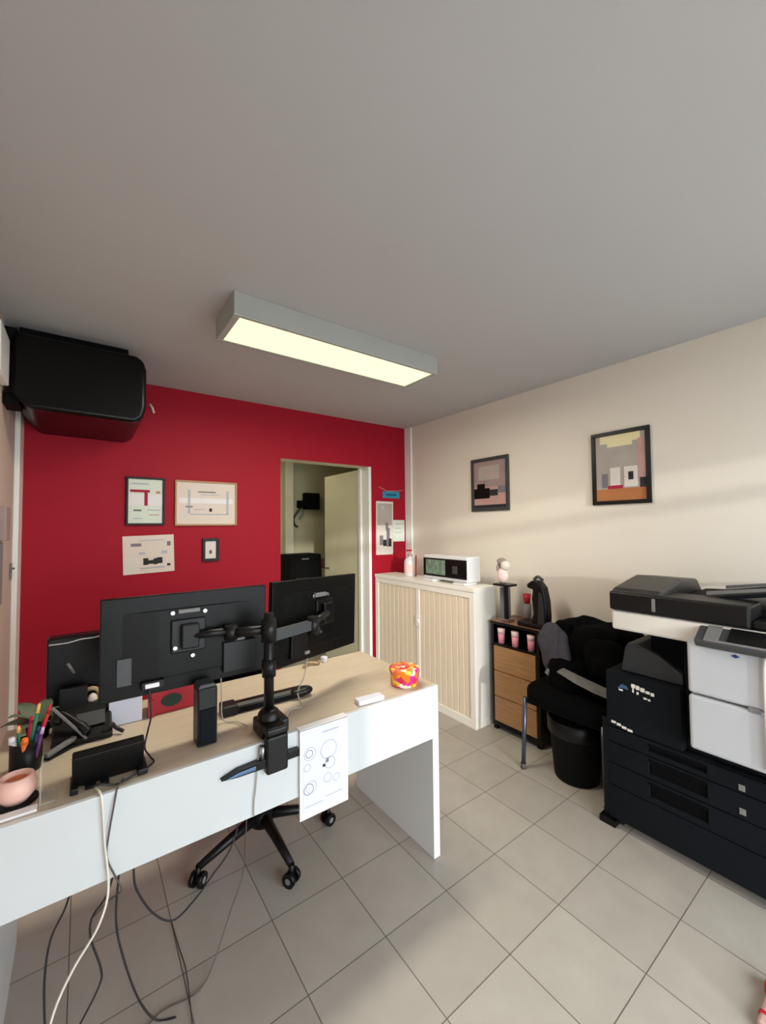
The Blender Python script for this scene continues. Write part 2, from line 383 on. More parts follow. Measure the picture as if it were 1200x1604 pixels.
sheet('poster', 'unframed cream poster with dark silhouettes, lower left on red wall', 'b', .213, .521, 1.146, 1.405, 'paper_warm',
      [(.0, .3, 0, .45, 'pic_white'), (.15, .35, .72, .80, 'ink_mid'), (.38, .48, .22, .40, 'ink'), (.46, .60, .24, .34, 'ink'), (.58, .66, .22, .38, 'ink'), (.64, .76, .24, .40, 'ink'), (.3, .42, .5, .56, 'ink_soft'), (.32, .8, .12, .16, 'ink_soft'), (.85, .92, .16, .22, 'ink'), (.86, .93, .7, .82, 'ink_mid'), (.74, .86, .5, .58, 'ink_soft'), (.3, .8, .86, .88, 'ink_soft')], 'poster', tilt=-.03)
sheet('calendar_poster', 'tall grey and white photo sheet beside the doorway on red wall', 'b', 2.29, 2.498, 1.175, 1.70, 'pic_white',
      [(.06, .94, .55, .96, 'pic_grey'), (.06, .94, .15, .55, 'pic_white'), (.2, .4, .18, .36, 'ink_mid'), (.4, .6, .16, .28, 'ink'), (.6, .8, .15, .5, 'ink_mid'), (.72, .9, .15, .3, 'ink'), (.55, .7, .45, .6, 'ink_mid'), (.3, .45, .85, .92, 'ink_soft')], 'poster', tilt=.01)
sheet('note_sheet', 'small white notice sheet pinned by the corner right of the tall photo sheet', 'b', 2.50, 2.645, 1.30, 1.515, 'paper_green', [(.15, .85, .8, .84, 'ink_soft'), (.15, .7, .6, .63, 'ink_soft'), (.15, .8, .4, .43, 'ink_soft')], 'notice')
sheet('blue_sign', 'small cyan blue label above the sheets beside the doorway', 'b', 2.375, 2.585, 1.735, 1.80, 'cyan', [(.2, .8, .4, .6, 'blue_pen')], 'sign')
single('string', 'thin hanging string above the cyan label on red wall', 'string', MB().tube([(2.33, YB-.004, 1.84), (2.42, YB-.006, 1.805), (2.55, YB-.006, 1.81), (2.63, YB-.004, 1.82)], .003, 'pic_pink'), (2.48, YB, 1.82))
# on the right wall: a = y, u left->right runs from far to near
frame('framed_photo', 'smaller dark-framed pinkish photograph on white wall, nearer the corner', 'r', 1.955, 2.335, 1.57, 2.01, .028, 'dark_grey', 'pic_pink',
      [(0, 1, .45, 1, 'pic_mauve'), (.15, .8, .6, .9, 'pic_grey'), (0, .5, .2, .42, 'black_frame'), (.1, .35, .42, .52, 'black_frame'), (.5, .75, .25, .38, 'ink'), (.75, 1, .3, .45, 'ink_mid'), (0, 1, 0, .06, 'ink'), (.3, .7, .08, .16, 'pic_pink'), (.45, .65, .68, .72, 'pic_pink')])
frame('framed_photo', 'larger black-framed photograph of a lit room interior, on white wall above the copier', 'r', .97, 1.31, 1.575, 2.035, .024, 'black_frame', 'pic_grey',
      [(0, 1, 0, .18, 'pic_wood'), (.1, .9, .88, 1, 'pic_sky'), (.25, .75, .82, .9, 'pic_sky'), (.85, 1, .2, .9, 'pic_pink'), (.12, .25, .2, .42, 'ink_mid'), (.3, .5, .2, .5, 'pic_white'), (.58, .84, .2, .5, 'pic_white'), (.66, .76, .3, .42, 'ink'), (.25, .55, .18, .23, 'ink_red'), (.4, .5, .24, .32, 'pic_white'), (.88, 1, .18, .32, 'ink')])

# ------------------------------------------------------------------ far room things
t = thing('side_table', 'pale table under the black printer in the far room', 'table', (2.35, 4.6, 0))
part('tabletop', MB().box(2.0, 2.95, 4.38, 4.77, .74, .77, 'cream_door'), t, .003)
for x, y in ((2.02, 4.4), (2.93, 4.4), (2.02, 4.75), (2.93, 4.75)): part('leg', MB().box(x-.02, x+.02, y-.02, y+.02, 0, .74, 'cream_door'), t)
t = thing('desktop_printer', 'black desktop printer on the pale table in the far room', 'printer', (2.1, 4.6, .77))
part('body', MB().box(1.92, 2.33, 4.42, 4.74, .771, 1.13, 'black_matte'), t, .02, 3)
part('paper_tray', MB().box(1.97, 2.28, 4.38, 4.42, .83, .87, 'black_plastic'), t)
part('badge', MB().box(2.07, 2.16, 4.415, 4.42, 1.07, 1.085, 'mid_grey'), t)
single('storage_box', 'pale carton beside the far room printer', 'box', MB().box(2.36, 2.5, 4.46, 4.6, .771, .93, 'cream_door'), (2.43, 4.52, .77), .004)
single('storage_box', 'brown box behind the pale carton in the far room', 'box', MB().box(2.44, 2.58, 4.62, 4.74, .771, 1.06, 'printed_wood_strip'), (2.5, 4.68, .77), .004)
t = thing('wall_device', 'black wall-mounted unit with dangling leads in the far room', 'wall unit', (2.36, 4.9, 1.75))
part('body', MB().box(2.30, 2.51, 4.80, 4.895, 1.685, 1.90, 'black_matte'), t, .01)
part('bracket', MB().box(2.22, 2.30, 4.84, 4.899, 1.70, 1.80, 'black_matte'), t, .01)
part('cord', MB().tube(smooth_pts([(2.26, 4.86, 1.70), (2.20, 4.87, 1.62), (2.17, 4.88, 1.55), (2.19, 4.88, 1.48), (2.23, 4.88, 1.46)]), .014, 'dark_grey'), t)
part('cord', MB().tube(smooth_pts([(2.32, 4.86, 1.70), (2.29, 4.87, 1.62), (2.25, 4.88, 1.56)]), .012, 'mid_grey'), t)

# ------------------------------------------------------------------ tambour cabinet
t = thing('tambour_cabinet', 'cream low office cabinet with ribbed sliding shutters against white wall', 'cabinet', (2.258, 2.57, 0))
CX0, CX1, CY0, CY1 = 2.258, 2.50, 1.97, 3.195
c = MB().box(CX0+.012, CX1, CY0, CY0+.02, .06, .97, 'cream_metal').box(CX0+.012, CX1, CY1-.02, CY1, .06, .97, 'cream_metal')
c.box(CX1-.02, CX1, CY0+.02, CY1-.02, .06, .97, 'cream_metal').box(CX0, CX1, CY0, CY1, 0, .06, 'cream_metal')
c.box(CX0, CX0+.012, CY0, CY0+.05, .06, .97, 'cream_metal').box(CX0, CX0+.012, CY1-.05, CY1, .06, .97, 'cream_metal')
c.box(CX0, CX0+.012, CY0+.05, CY1-.05, .925, .97, 'cream_metal')
part('body', c, t, .003)
part('top', MB().box(CX0-.006, CX1+.004, CY0-.006, CY1, .97, 1.0, 'cream_metal'), t, .004)
mid = 2.585
for a, b in ((CY0+.05, mid-.02), (mid+.02, CY1-.05)):
    s = MB(); n = 9; wd = (b-a)/n
    for k in range(n):
        y0 = a+k*wd
        s.prism([(CX0+.02, y0), (CX0+.0105, y0+.002), (CX0+.008, y0+.006), (CX0+.008, y0+wd-.006), (CX0+.0105, y0+wd-.002), (CX0+.02, y0+wd)], 'z', .06, .925, 'tambour')
    part('shutter', s, t)
part('centre_post', MB().box(CX0+.002, CX0+.016, mid-.02, mid+.02, .06, .925, 'cream_metal'), t, .003)
part('lock', MB().lathe((CX0+.002, mid-.005, .66), [(0, .014), (.016, .014), (.02, .008), (.02, 0)], 'white_gloss', 16, X=RY(-PI/2)).box(CX0-.006, CX0+.002, mid-.028, mid+.02, .615, .70, 'white_gloss'), t, .002)

t = thing('small_appliance', 'white low appliance with black front and greenish display on the cream cabinet', 'appliance', (2.36, 2.33, 1.0))
part('casing', MB().box(2.31, 2.46, 2.075, 2.56, 1.02, 1.215, 'white_plastic'), t, .012, 3)
part('front_panel', MB().box(2.302, 2.312, 2.08, 2.555, 1.045, 1.19, 'black_plastic'), t, .004)
part('display', MB().box(2.298, 2.303, 2.30, 2.52, 1.06, 1.178, 'screen_green'), t, .002)
part('control_dial', MB().box(2.298, 2.303, 2.17, 2.22, 1.08, 1.14, 'dark_grey'), t, .002)
for y in (2.14, 2.48): part('foot', MB().box(2.28, 2.42, y-.06, y+.06, 1.001, 1.02, 'white_plastic'), t, .004)
t = thing('sanitiser_bottle', 'white bottle with a reddish pump on the far end of the cream cabinet', 'bottle', (2.40, 2.84, 1.0))
part('bottle_body', MB().lathe((2.40, 2.84, 1.001), [(0, 0), (.05, 0), (.055, .01), (.055, .13), (.045, .155), (.02, .17), (.02, .18), (0, .18)], 'white_plastic'), t)
part('label_band', MB().lathe((2.40, 2.84, 1.03), [(.056, 0), (.0565, .002), (.0565, .075), (.056, .077)], 'pale_pink'), t)
part('pump', MB().lathe((2.40, 2.84, 1.18), [(0, 0), (.024, 0), (.024, .02), (.008, .025), (.008, .05), (0, .05)], 'pic_pink').box(2.36, 2.415, 2.83, 2.85, 1.225, 1.24, 'ink_red'), t)
single('pen', 'thin red pen standing beside the white bottle on the cabinet', 'pen', MB().tube([(2.40, 2.765, 1.001), (2.40, 2.76, 1.19)], .006, 'ink_red'), (2.40, 2.765, 1.0))

# ------------------------------------------------------------------ drawer unit with coffee machine
t = thing('drawer_unit', 'black-framed drawer unit with brown wood fronts beside the cream cabinet', 'drawer unit', (2.40, 1.74, 0))
DY0, DY1, DXF, DXB = 1.545, 1.93, 2.39, 2.66
f = MB().box(DXF, DXB, DY0, DY0+.022, .03, .745, 'black_frame').box(DXF, DXB, DY1-.022, DY1, .03, .745, 'black_frame')
f.box(DXF, DXB, DY0+.022, DY1-.022, .03, .06, 'black_frame').box(DXF, DXB, DY0+.022, DY1-.022, .595, .61, 'black_frame').box(DXB-.015, DXB, DY0+.022, DY1-.022, .06, .745, 'black_frame')
for y in (DY0+.02, DY1-.02):
    for x in (DXF+.02, DXB-.02): f.box(x-.015, x+.015, y-.015, y+.015, 0, .03, 'black_frame')
part('carcass', f, t, .002)
part('top', MB().box(DXF-.005, DXB, DY0-.005, DY1+.005, .745, .765, 'printed_wood_strip', face={'-x': 'black_frame'}), t, .002)
for k in range(3):
    z0 = .065+k*.178
    dr = part('drawer', MB().box(DXF-.006, DXF+.012, DY0+.026, DY1-.026, z0, z0+.172, 'drawer_wood'), t, .002)
    part('drawer_body', MB().box(DXF+.012, DXB-.03, DY0+.04, DY1-.04, z0+.02, z0+.14, 'black_matte'), dr)
for k, y in enumerate((1.86, 1.745, 1.62)):
    lb = ('pink and white candle at the left of the drawer unit shelf', 'pink and white candle in the middle of the drawer unit shelf', 'pink and white candle at the right of the drawer unit shelf')[k]
    c_ = thing('candle', lb, 'candle', (2.42, y, .61), 0, 'pink candles in the drawer unit shelf')
    part('jar', MB().lathe((2.415, y, .611), [(0, 0), (.02, 0), (.024, .07), (.0, .07)], 'pink'), c_)
    part('lid', MB().lathe((2.415, y, .681), [(0, 0), (.0245, 0), (.026, .035), (0, .035)], 'pale_pink'), c_)
t = thing('coffee_machine', 'black rounded capsule coffee machine on the drawer unit', 'coffee machine', (2.45, 1.58, .765))
part('base', MB().box(2.40, 2.50, 1.51, 1.72, .766, .80, 'black_plastic'), t, .01)
cm = MB().prism([(1.62, .80), (1.60, .86), (1.61, .96), (1.60, 1.02), (1.645, 1.03), (1.645, 1.055), (1.60, 1.085), (1.56, 1.08), (1.525, 1.04), (1.505, .95), (1.50, .86), (1.505, .775)], 'x', 2.41, 2.48, 'black_plastic')
part('body', cm, t, .018, 3)
part('water_tank', MB().prism([(1.512, .80), (1.515, .92), (1.53, 1.0), (1.55, 1.01), (1.56, .80)], 'x', 2.402, 2.412, 'copier_tray'), t, .004)
part('lever', MB().tube(smooth_pts([(2.45, 1.61, 1.085), (2.45, 1.58, 1.105), (2.45, 1.545, 1.085)]), .010, 'dark_grey'), t)
t = thing('coffee_cup', 'stack of clear cups topped by a red cup beside the black coffee machine', 'cup', (2.52, 1.715, .766))
part('cup', MB().lathe((2.52, 1.715, .766), [(.0, .135), (.020, .137), (.028, .20), (.025, .20), (.018, .14)], 'box_red'), t, label='red cup')
part('cup_stack', MB().lathe((2.52, 1.715, .766), [(0, 0), (.022, .002), (.028, .13), (.02, .134), (0, .134)], 'ink_mid'), t)
t = thing('display_stand', 'black T-shaped stand with flat top on the drawer unit', 'stand', (2.44, 1.82, .765))
part('base', MB().box(2.40, 2.48, 1.79, 1.85, .766, .79, 'chrome'), t, .004)
part('pole', MB().box(2.425, 2.445, 1.815, 1.84, .79, 1.02, 'black_frame'), t)
part('plate', MB().box(2.38, 2.48, 1.765, 1.90, 1.02, 1.035, 'black_frame'), t, .003)
single('clear_canister', 'grey translucent canister left of the T-shaped stand on the drawer unit', 'canister', MB().lathe((2.50, 1.885, .766), [(0, 0), (.036, 0), (.038, .01), (.038, .22), (.034, .23), (0, .23)], 'ink_mid'), (2.50, 1.885, .766))
t = thing('plush_figure', 'pink and white little figure sitting on the T-shaped stand', 'figure', (2.43, 1.835, 1.035))
part('body', MB().blob((2.43, 1.85, 1.09), (.07, .085, .11), 'pale_pink', lump=.01), t)
part('head', MB().blob((2.43, 1.83, 1.165), (.06, .07, .07), 'paper_warm', lump=.008, seed=3), t)
part('hair', MB().blob((2.43, 1.85, 1.19), (.05, .075, .045), 'pic_mauve', lump=.02, seed=5).blob((2.43, 1.885, 1.15), (.04, .03, .07), 'pic_mauve', lump=.015, seed=8), t)

# ------------------------------------------------------------------ visitor chair with coats, bin
t = thing('visitor_chair', 'black padded visitor chair with thin metal legs by the drawer unit', 'chair', (2.35, 1.25, 0))
part('seat', MB().blob((2.35, 1.25, .445), (.48, .52, .13), 'fabric_black', e=.45), t)
part('backrest', MB().blob((2.585, 1.22, .68), (.07, .46, .34), 'fabric_black', e=.4), t)
for x, y in ((2.136, 1.504), (2.136, 1.02), (2.56, 1.50), (2.56, 1.02)):
    part('leg', MB().tube([(x, y, .0), (x+.01*(1 if x < 2.3 else -1), y-.015*(1 if y > 1.25 else -1), .42)], .0125, 'steel_leg', 10).tube([(x, y, 0), (x, y, .03)], .017, 'brown_cable', 10), t)
part('seat_rail', MB().tube([(2.15, 1.49, .40), (2.55, 1.49, .40)], .011, 'black_frame').tube([(2.15, 1.03, .40), (2.55, 1.03, .40)], .011, 'black_frame').tube([(2.15, 1.49, .40), (2.15, 1.03, .40)], .011, 'black_frame'), t)
for y in (1.49, 1.03): part('back_post', MB().tube([(2.57, y, .38), (2.60, y, .80)], .011, 'black_frame'), t)
t = thing('black_coat', 'bulky black coat draped over the visitor chair back', 'coat', (2.45, 1.17, .5))
part('coat_body', MB().blob((2.47, 1.225, .69), (.34, .44, .36), 'fabric_black', e=.62, fold=.05, nf=9, seed=1, lump=.05), t)
part('sleeve', MB().blob((2.30, 1.30, .56), (.20, .24, .24), 'fabric_black', e=.8, fold=.04, nf=7, seed=4, lump=.04), t)
part('sleeve', MB().blob((2.33, 1.10, .70), (.20, .20, .22), 'fabric_black', e=.8, fold=.04, nf=7, seed=9, lump=.03), t)
single('grey_strip', 'grey strip lying across the front of the black coat', 'grey_band', MB().prism([(1.285, .625), (1.27, .640), (1.18, .622), (1.05, .60), (1.0, .595), (1.0, .565), (1.08, .572), (1.18, .592)], 'x', 2.15, 2.20, 'strip_midgrey'), (2.17, 1.13, .58))  # flat grey strip set in front of the coat
t = thing('grey_jacket', 'dark grey jacket hanging off the left end of the visitor chair back', 'jacket', (2.42, 1.46, .5))
part('jacket_body', MB().blob((2.29, 1.375, .705), (.11, .17, .33), 'fabric_grey', e=.75, fold=.10, nf=5, seed=2, lump=.02, X=RX(-.12)), t)
part('hood', MB().blob((2.34, 1.33, .83), (.10, .10, .10), 'fabric_black', e=.8, lump=.02, seed=6), t)
part('label_tag', MB().box(2.225, 2.23, 1.37, 1.40, .565, .60, 'mid_grey', X=T(2.23, 1.39, .58) @ RX(.5) @ T(-2.23, -1.39, -.58)), t)
t = thing('waste_bin', 'black round waste bin on the floor below the visitor chair', 'bin', (2.31, 1.27, 0))
part('bin_body', MB().lathe((2.31, 1.27, 0), [(0, .002), (.115, .002), (.12, .01), (.145, .32), (.15, .33), (.142, .33), (.138, .31), (.11, .015), (0, .015)], 'black_matte', 32), t)
part('bin_bag', MB().lathe((2.31, 1.27, .30), [(.142, -.05), (.152, -.04), (.153, .035), (.14, .04), (.10, .02), (0, .0)], 'black_plastic', 32), t)

# ------------------------------------------------------------------ copier
t = thing('copier', 'large dark grey office copier with white front cover and scanner on top', 'copier', (2.38, .53, 0))
PX = 2.08; PB = 2.62; Y1 = .98; Y0 = .06
base = MB().box(PX, PB, Y0, Y1, .035, .475, 'copier_dark').box(PX+.004, PB, .665, Y1, .475, .74, 'copier_dark').box(PX+.03, PB, Y0, .665, .475, .935, 'copier_dark').box(PX+.24, PB, .665, .80, .74, .955, 'copier_dark')
part('body', base, t, .008, 2)
# drawers fronts
def drawer(z0, z1, hy0, hy1, hz0, hz1):
    p = MB(); x0 = PX-.014
    p.box(x0, PX, Y0+.004, hy0, z0, z1, 'copier_dark').box(x0, PX, hy1, Y1-.002, z0, z1, 'copier_dark').box(x0, PX, hy0, hy1, z0, hz0, 'copier_dark').box(x0, PX, hy0, hy1, hz1, z1, 'copier_dark')
    o = part('paper_drawer', p, t, .002)
    part('grip', MB().box(PX-.003, PX, hy0, hy1, hz0, hz1, 'copier_recess').box(x0-.004, PX-.003, hy0, hy1, hz1-.006, hz1+.003, 'copier_recess'), o)
    return o
drawer(.405, .472, .585, .80, .425, .455)
drawer(.305, .400, .585, .80, .325, .388)
drawer(.20, .300, .585, .80, .225, .285)
o = part('lower_panel', MB().box(PX-.014, PX, Y0+.004, Y1-.002, .045, .195, 'copier_dark'), t, .003)
for z in (.425, .335): part('level_gauge', MB().box(PX-.0165, PX-.0142, .465, .485, z-.012, z+.012, 'mid_grey'), t, .001)
lp = MB().box(PX-.012, PX+.004, .667, Y1-.002, .478, .738, 'copier_dark')
part('finisher_panel', lp, t, .003)
part('emblem', MB().prism([(.925, .668), (.905, .692), (.882, .688), (.875, .672), (.90, .676)], 'x', PX-.0145, PX-.012, 'blue_metal').box(PX-.0145, PX-.012, .90, .918, .66, .667, 'paper'), t, label='pale blue emblem')
lt = MB()
for a, b, c_, d_ in ((.862, .846, .690, .706), (.858, .852, .668, .69), (.843, .828, .686, .704), (.824, .806, .682, .700), (.802, .786, .680, .692), (.782, .768, .676, .690), (.840, .832, .664, .676), (.812, .798, .652, .660), (.794, .784, .650, .658)): lt.box(PX-.0145, PX-.012, b, a, c_, d_, 'copier_light')
part('model_marking', lt, t, label='white lettering strip')
part('name_strip', MB().box(PX-.0165, PX-.014, .935, .955, .496, .507, 'copier_light').box(PX-.0165, PX-.014, .912, .931, .492, .503, 'copier_light').box(PX-.0165, PX-.014, .888, .908, .486, .497, 'copier_light').box(PX-.0165, PX-.014, .862, .884, .482, .493, 'copier_light'), t, label='white lettering strip')
# output tray slope, between body and scanner
part('output_tray', MB().prism([(.925, .742), (.905, .855), (.89, .882), (.85, .882), (.76, .85), (.67, .79), (.67, .742)], 'x', PX+.03, PX+.40, 'copier_tray'), t, .006)
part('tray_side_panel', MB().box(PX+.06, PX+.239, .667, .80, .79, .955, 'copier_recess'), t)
# white front cover
part('front_cover', MB().box(1.995, PX+.03, Y0+.02, .618, .765, .985, 'copier_white'), t, .012, 3)
part('front_cover', MB().box(1.995, PX+.03, Y0+.02, .618, .54, .757, 'copier_white'), t, .012, 3)
part('cover_latch', MB().box(1.990, 1.997, .395, .43, .752, .770, 'mid_grey'), t, .002)
part('cover_badge', MB().prism([(.475, .945), (.462, .952), (.448, .945), (.462, .938)], 'x', 1.993, 1.996, 'blue_pen'), t)
part('end_cap', MB().tube(smooth_pts([(2.0, .355, .995), (1.985, .372, .97), (1.985, .378, .85), (1.985, .376, .56)]), .007, 'white_gloss'), t)
# scanner
part('scanner_base', MB().box(PX-.05, PB, Y0+.03, .925, .955, 1.045, 'copier_light'), t, .012, 3)
part('document_feeder', MB().box(PX-.06, PX+.12, .42, .93, 1.048, 1.135, 'black_plastic').box(PX+.12, PB-.02, Y0+.05, .93, 1.048, 1.10, 'black_plastic').box(PX-.05, PX+.12, Y0+.05, .42, 1.048, 1.08, 'black_plastic'), t, .01, 2)
part('feeder_hood', MB().prism([(2.03, 1.135), (2.06, 1.15), (2.30, 1.19), (2.52, 1.17), (2.60, 1.10), (2.03, 1.10)], 'y', .72, .928, 'adf_grey'), t, .016, 3)
part('feeder_tray', MB().prism([(.70, 1.12), (.62, 1.125), (.30, 1.19), (.10, 1.215), (.10, 1.20), (.30, 1.175), (.62, 1.11), (.70, 1.10)], 'x', 2.18, 2.56, 'copier_dark'), t, .003)
for gx in (2.20, 2.48): part('tray_guide', MB().prism([(.60, 1.137), (.30, 1.195), (.30, 1.205), (.60, 1.152)], 'x', gx, gx+.015, 'mid_grey'), t)
part('feeder_lever', MB().box(PX-.064, PX-.058, .735, .748, 1.065, 1.12, 'mid_grey'), t)
XP = T(1.99, .43, 1.0) @ RY(-.5)
part('control_panel', MB().box(-.04, .10, -.2, .15, -.02, .012, 'dark_grey', X=XP), t, .006)
part('panel_screen', MB().box(-.02, .085, -.15, .05, .0125, .015, 'black_plastic', X=XP).box(-.03, .095, .075, .12, .0125, .015, 'mid_grey', X=XP), t)
part('panel_keys', MB().box(-.035, -.025, -.15, .12, .0125, .0145, 'ink_mid', X=XP), t)
for x, y in ((PX+.04, Y1-.03), (PX+.04, Y0+.06), (PB-.05, Y1-.03), (PB-.05, Y0+.06)):
    part('caster', MB().tube([(x, y-.015, .02), (x, y+.015, .02)], .02, 'black_frame', 16).box(x-.012, x+.012, y-.012, y+.012, .02, .04, 'black_frame'), t)
part('stabiliser', MB().box(PX-.02, PX+.03, Y1-.03, Y1+.045, .0, .03, 'black_frame').box(PX+.005, PX+.02, Y1, Y1+.03, .03, .50, 'black_frame'), t, .003)
single('striped_bag', 'red and pink object on the floor at the bottom right edge', 'bag', MB().box(1.57, 1.76, .22, .350, .001, .03, 'pic_pink').box(1.70, 1.764, .216, .358, .001, .042, 'box_red').box(1.60, 1.62, .216, .353, .001, .032, 'box_red'), (1.66, .3, 0), .008)

# ------------------------------------------------------------------ desk
t = thing('office_desk', 'long white desk with pale wood top and deep front panel', 'desk', (.54, 1.65, 0))
EX0, EX1, EY0, EY1, EZ = -.205, 1.285, 1.339, 1.97, .74
part('top', MB().box(EX0-.004, EX1+.001, EY0+.018, EY1, EZ-.025, EZ, 'wood_top'), t, .002)
part('front_panel', MB().box(EX0+.0, EX1-.036, EY0, EY0+.018, .515, EZ+.001, 'white_lam'), t, .002)
part('side_panel', MB().box(EX1-.036, EX1, EY0, EY1-.005, 0, EZ-.026, 'white_lam').box(EX1-.036, EX1, EY0, EY0+.0175, EZ-.026, EZ+.001, 'white_lam'), t, .002)
part('side_panel', MB().box(EX0, EX0+.036, EY0+.019, EY1-.005, 0, EZ-.026, 'white_lam'), t, .002)

# hanging calendar on the desk front
t = thing('drawing_sheets', 'white sheets with faint sketches hanging over the desk front panel', 'paper', (.71, 1.33, .44))
a0, a1, z0, z1 = .613, .806, .437, .752
part('backing', MB().box(a0, a1, EY0-.012, EY0-.004, z0, z1-.01, 'paper').box(a0, a1, EY0-.012, EY0+.02, z1-.012, z1-.008, 'paper'), t)
pg = MB().box(a0+.012, a1-.012, EY0-.0135, EY0-.0125, z0+.02, z1-.02, 'paper_lilac')
def ring(mb, cx, cz, r, m, y, n=20, wdt=.0022, sq=1):
    pts = [(cx+r*math.cos(2*PI*k/n), y, cz+r*sq*math.sin(2*PI*k/n)) for k in range(n+1)]
    mb.tube(pts, wdt, m, 4, False)
yy = EY0-.0135
for cx, cz, r, m_ in ((.650, .655, .022, 'ink_soft'), (.648, .655, .013, 'ink_mid'), (.725, .648, .032, 'ink_soft'), (.645, .535, .018, 'ink_mid'), (.655, .54, .02, 'ink_soft'), (.64, .61, .012, 'ink_soft'), (.73, .60, .02, 'ink_soft'), (.72, .55, .015, 'ink_soft'), (.755, .54, .013, 'ink_soft')):
    ring(pg, cx, cz, r, m_, yy, wdt=.0012)
pg.box(.700, .712, yy-.0006, yy, .592, .602, 'ink').box(.713, .724, yy-.0006, yy, .604, .62, 'ink_mid').box(.70, .765, yy-.0005, yy, .712, .718, 'ink_soft').box(.63, .70, yy-.0005, yy, .475, .478, 'ink_soft').box(.71, .78, yy-.0005, yy, .485, .488, 'ink_soft')
part('drawing', pg, t)

# ------------------------------------------------------------------ monitor arm
t = thing('monitor_mount', 'black dual monitor arm with post clamped at the desk front edge', 'monitor arm', (.53, 1.38, EZ))
part('pole', MB().tube([(.53, 1.40, EZ+.02), (.53, 1.40, 1.15)], .017, 'black_frame', 20), t)
for z0, z1, rr in ((.93, .99, .024), (1.05, 1.13, .026)): part('pole_sleeve', MB().tube([(.53, 1.40, z0), (.53, 1.40, z1)], rr, 'black_plastic', 20), t)
part('base_clamp', MB().box(.485, .585, 1.352, 1.44, EZ+.002, .79, 'black_plastic').box(.488, .562, 1.305, 1.338, .645, .765, 'black_plastic').box(.488, .562, 1.305, 1.44, .765, .79, 'black_plastic').lathe((.53, 1.40, .79), [(.04, 0), (.036, .02), (.022, .03), (.018, .03)], 'black_plastic'), t, .008, 3)
part('clamp_bar', MB().prism([(.349, .676), (.40, .692), (.49, .697), (.607, .692), (.607, .668), (.49, .668), (.40, .670)], 'y', 1.315, 1.337, 'black_frame').prism([(.360, .676), (.40, .684), (.455, .686), (.455, .674), (.40, .674)], 'y', 1.313, 1.3155, 'blue_metal'), t, .002)
part('clamp_screw', MB().tube([(.478, 1.32, .70), (.478, 1.32, .74)], .008, 'chrome').tube([(.47, 1.32, .72), (.488, 1.32, .72)], .006, 'chrome'), t)
part('arm', MB().tube([(.53, 1.41, 1.09), (.42, 1.47, 1.085)], .016, 'black_plastic', 12).tube([(.42, 1.47, 1.06), (.42, 1.47, 1.11)], .022, 'black_plastic', 16).tube([(.42, 1.47, 1.09), (.295, 1.495, 1.09)], .014, 'black_plastic', 12), t)
part('arm', MB().box(-.0, .19, -.012, .012, -.018, .018, 'dark_grey', X=T(.545, 1.41, 1.065) @ RZ(.25) @ RY(-.02)).tube([(.73, 1.457, 1.03), (.73, 1.457, 1.10)], .022, 'black_plastic', 16).tube([(.73, 1.457, 1.075), (.84, 1.545, 1.085)], .014, 'black_plastic', 12), t)
part('vesa_plate', MB().box(.237, .345, 1.503, 1.511, 1.035, 1.145, 'black_plastic').box(.265, .32, 1.480, 1.503, 1.05, 1.13, 'black_frame'), t, .004)
part('vesa_plate', MB().box(-.054, .054, -.028, -.020, -.055, .055, 'black_plastic', X=T(.838, 1.600, 1.085) @ RZ(.355)).box(-.03, .03, -.05, -.028, -.04, .04, 'black_frame', X=T(.838, 1.600, 1.085) @ RZ(.355)), t, .004)

def monitor(label, X, vesa, extras, Hh):
    # local frame: back plate faces -Y, centre of the panel at origin
    o = thing('monitor', label, 'monitor', X.translation)
    Wd, Hd = .518, Hh
    part('back_cover', MB().box(-Wd/2, Wd/2, -.012, .010, -Hd/2, Hd/2, 'monitor_back', X=X).prism([(-Wd/2+.05, -.0115), (-Wd/2+.16, -.018), (Wd/2-.16, -.018), (Wd/2-.05, -.0115)], 'z', -Hd/2+.045, Hd/2-.05, 'monitor_back', X=X), o, .006, 3)
    part('screen', MB().box(-Wd/2+.006, Wd/2-.006, .010, .0125, -Hd/2+.012, Hd/2-.006, 'black_plastic', X=X), o)
    for sx, sz in vesa: part('mount_screw', MB().tube([X @ Vector((sx, -.032, sz)), X @ Vector((sx, -.017, sz))], .0065, 'chrome', 12), o)
    for nm, (x0, x1, za, zb, d_, m_) in extras:
        part(nm, MB().box(x0, x1, -.018-d_, -.0116, za, zb, m_, X=X), o, .002)
    return o
V4 = [(-.05, .09), (.05, .09), (-.045, -.02), (.012, -.052)]
X1 = T(.303, 1.53, 1.0740) @ RX(.0)
V4a = [(s[0]-.012, s[1]) for s in V4]
monitor('left and nearer of the two black monitors seen from the back', X1, [(-.062, .096), (.038, .092), (-.054, -.02), (0, -.052)],
        [('logo_strip', (-.045, .022, .092, .104, .0135, 'mid_grey')), ('port_cover', (.10, .215, -.135, -.03, .012, 'black_plastic')), ('cable_clip', (.135, .175, -.028, -.02, .014, 'mid_grey')),
         ('side_label', (-.215, -.175, -.115, -.03, .0005, 'dark_grey')), ('plug', (-.15, -.085, -.135, -.11, .02, 'black_frame')), ('connector', (-.14, -.10, -.13, -.116, .022, 'paper'))], .316)
X2 = T(.812, 1.590, 1.068) @ RZ(.355) @ RY(.035)
monitor('right and smaller-looking of the two black monitors seen from the back', X2, [(-.048, .09), (.04, .09), (-.012, -.045), (.0, -.062)],
        [('logo_strip', (-.04, .03, .086, .102, .0135, 'mid_grey')), ('port_cover', (-.17, -.08, -.14, -.05, .012, 'black_plastic')), ('connector', (-.10, -.075, -.135, -.122, .02, 'ink_mid')), ('cable_clip', (.02, .03, -.03, .03, .012, 'dark_grey'))], .330)

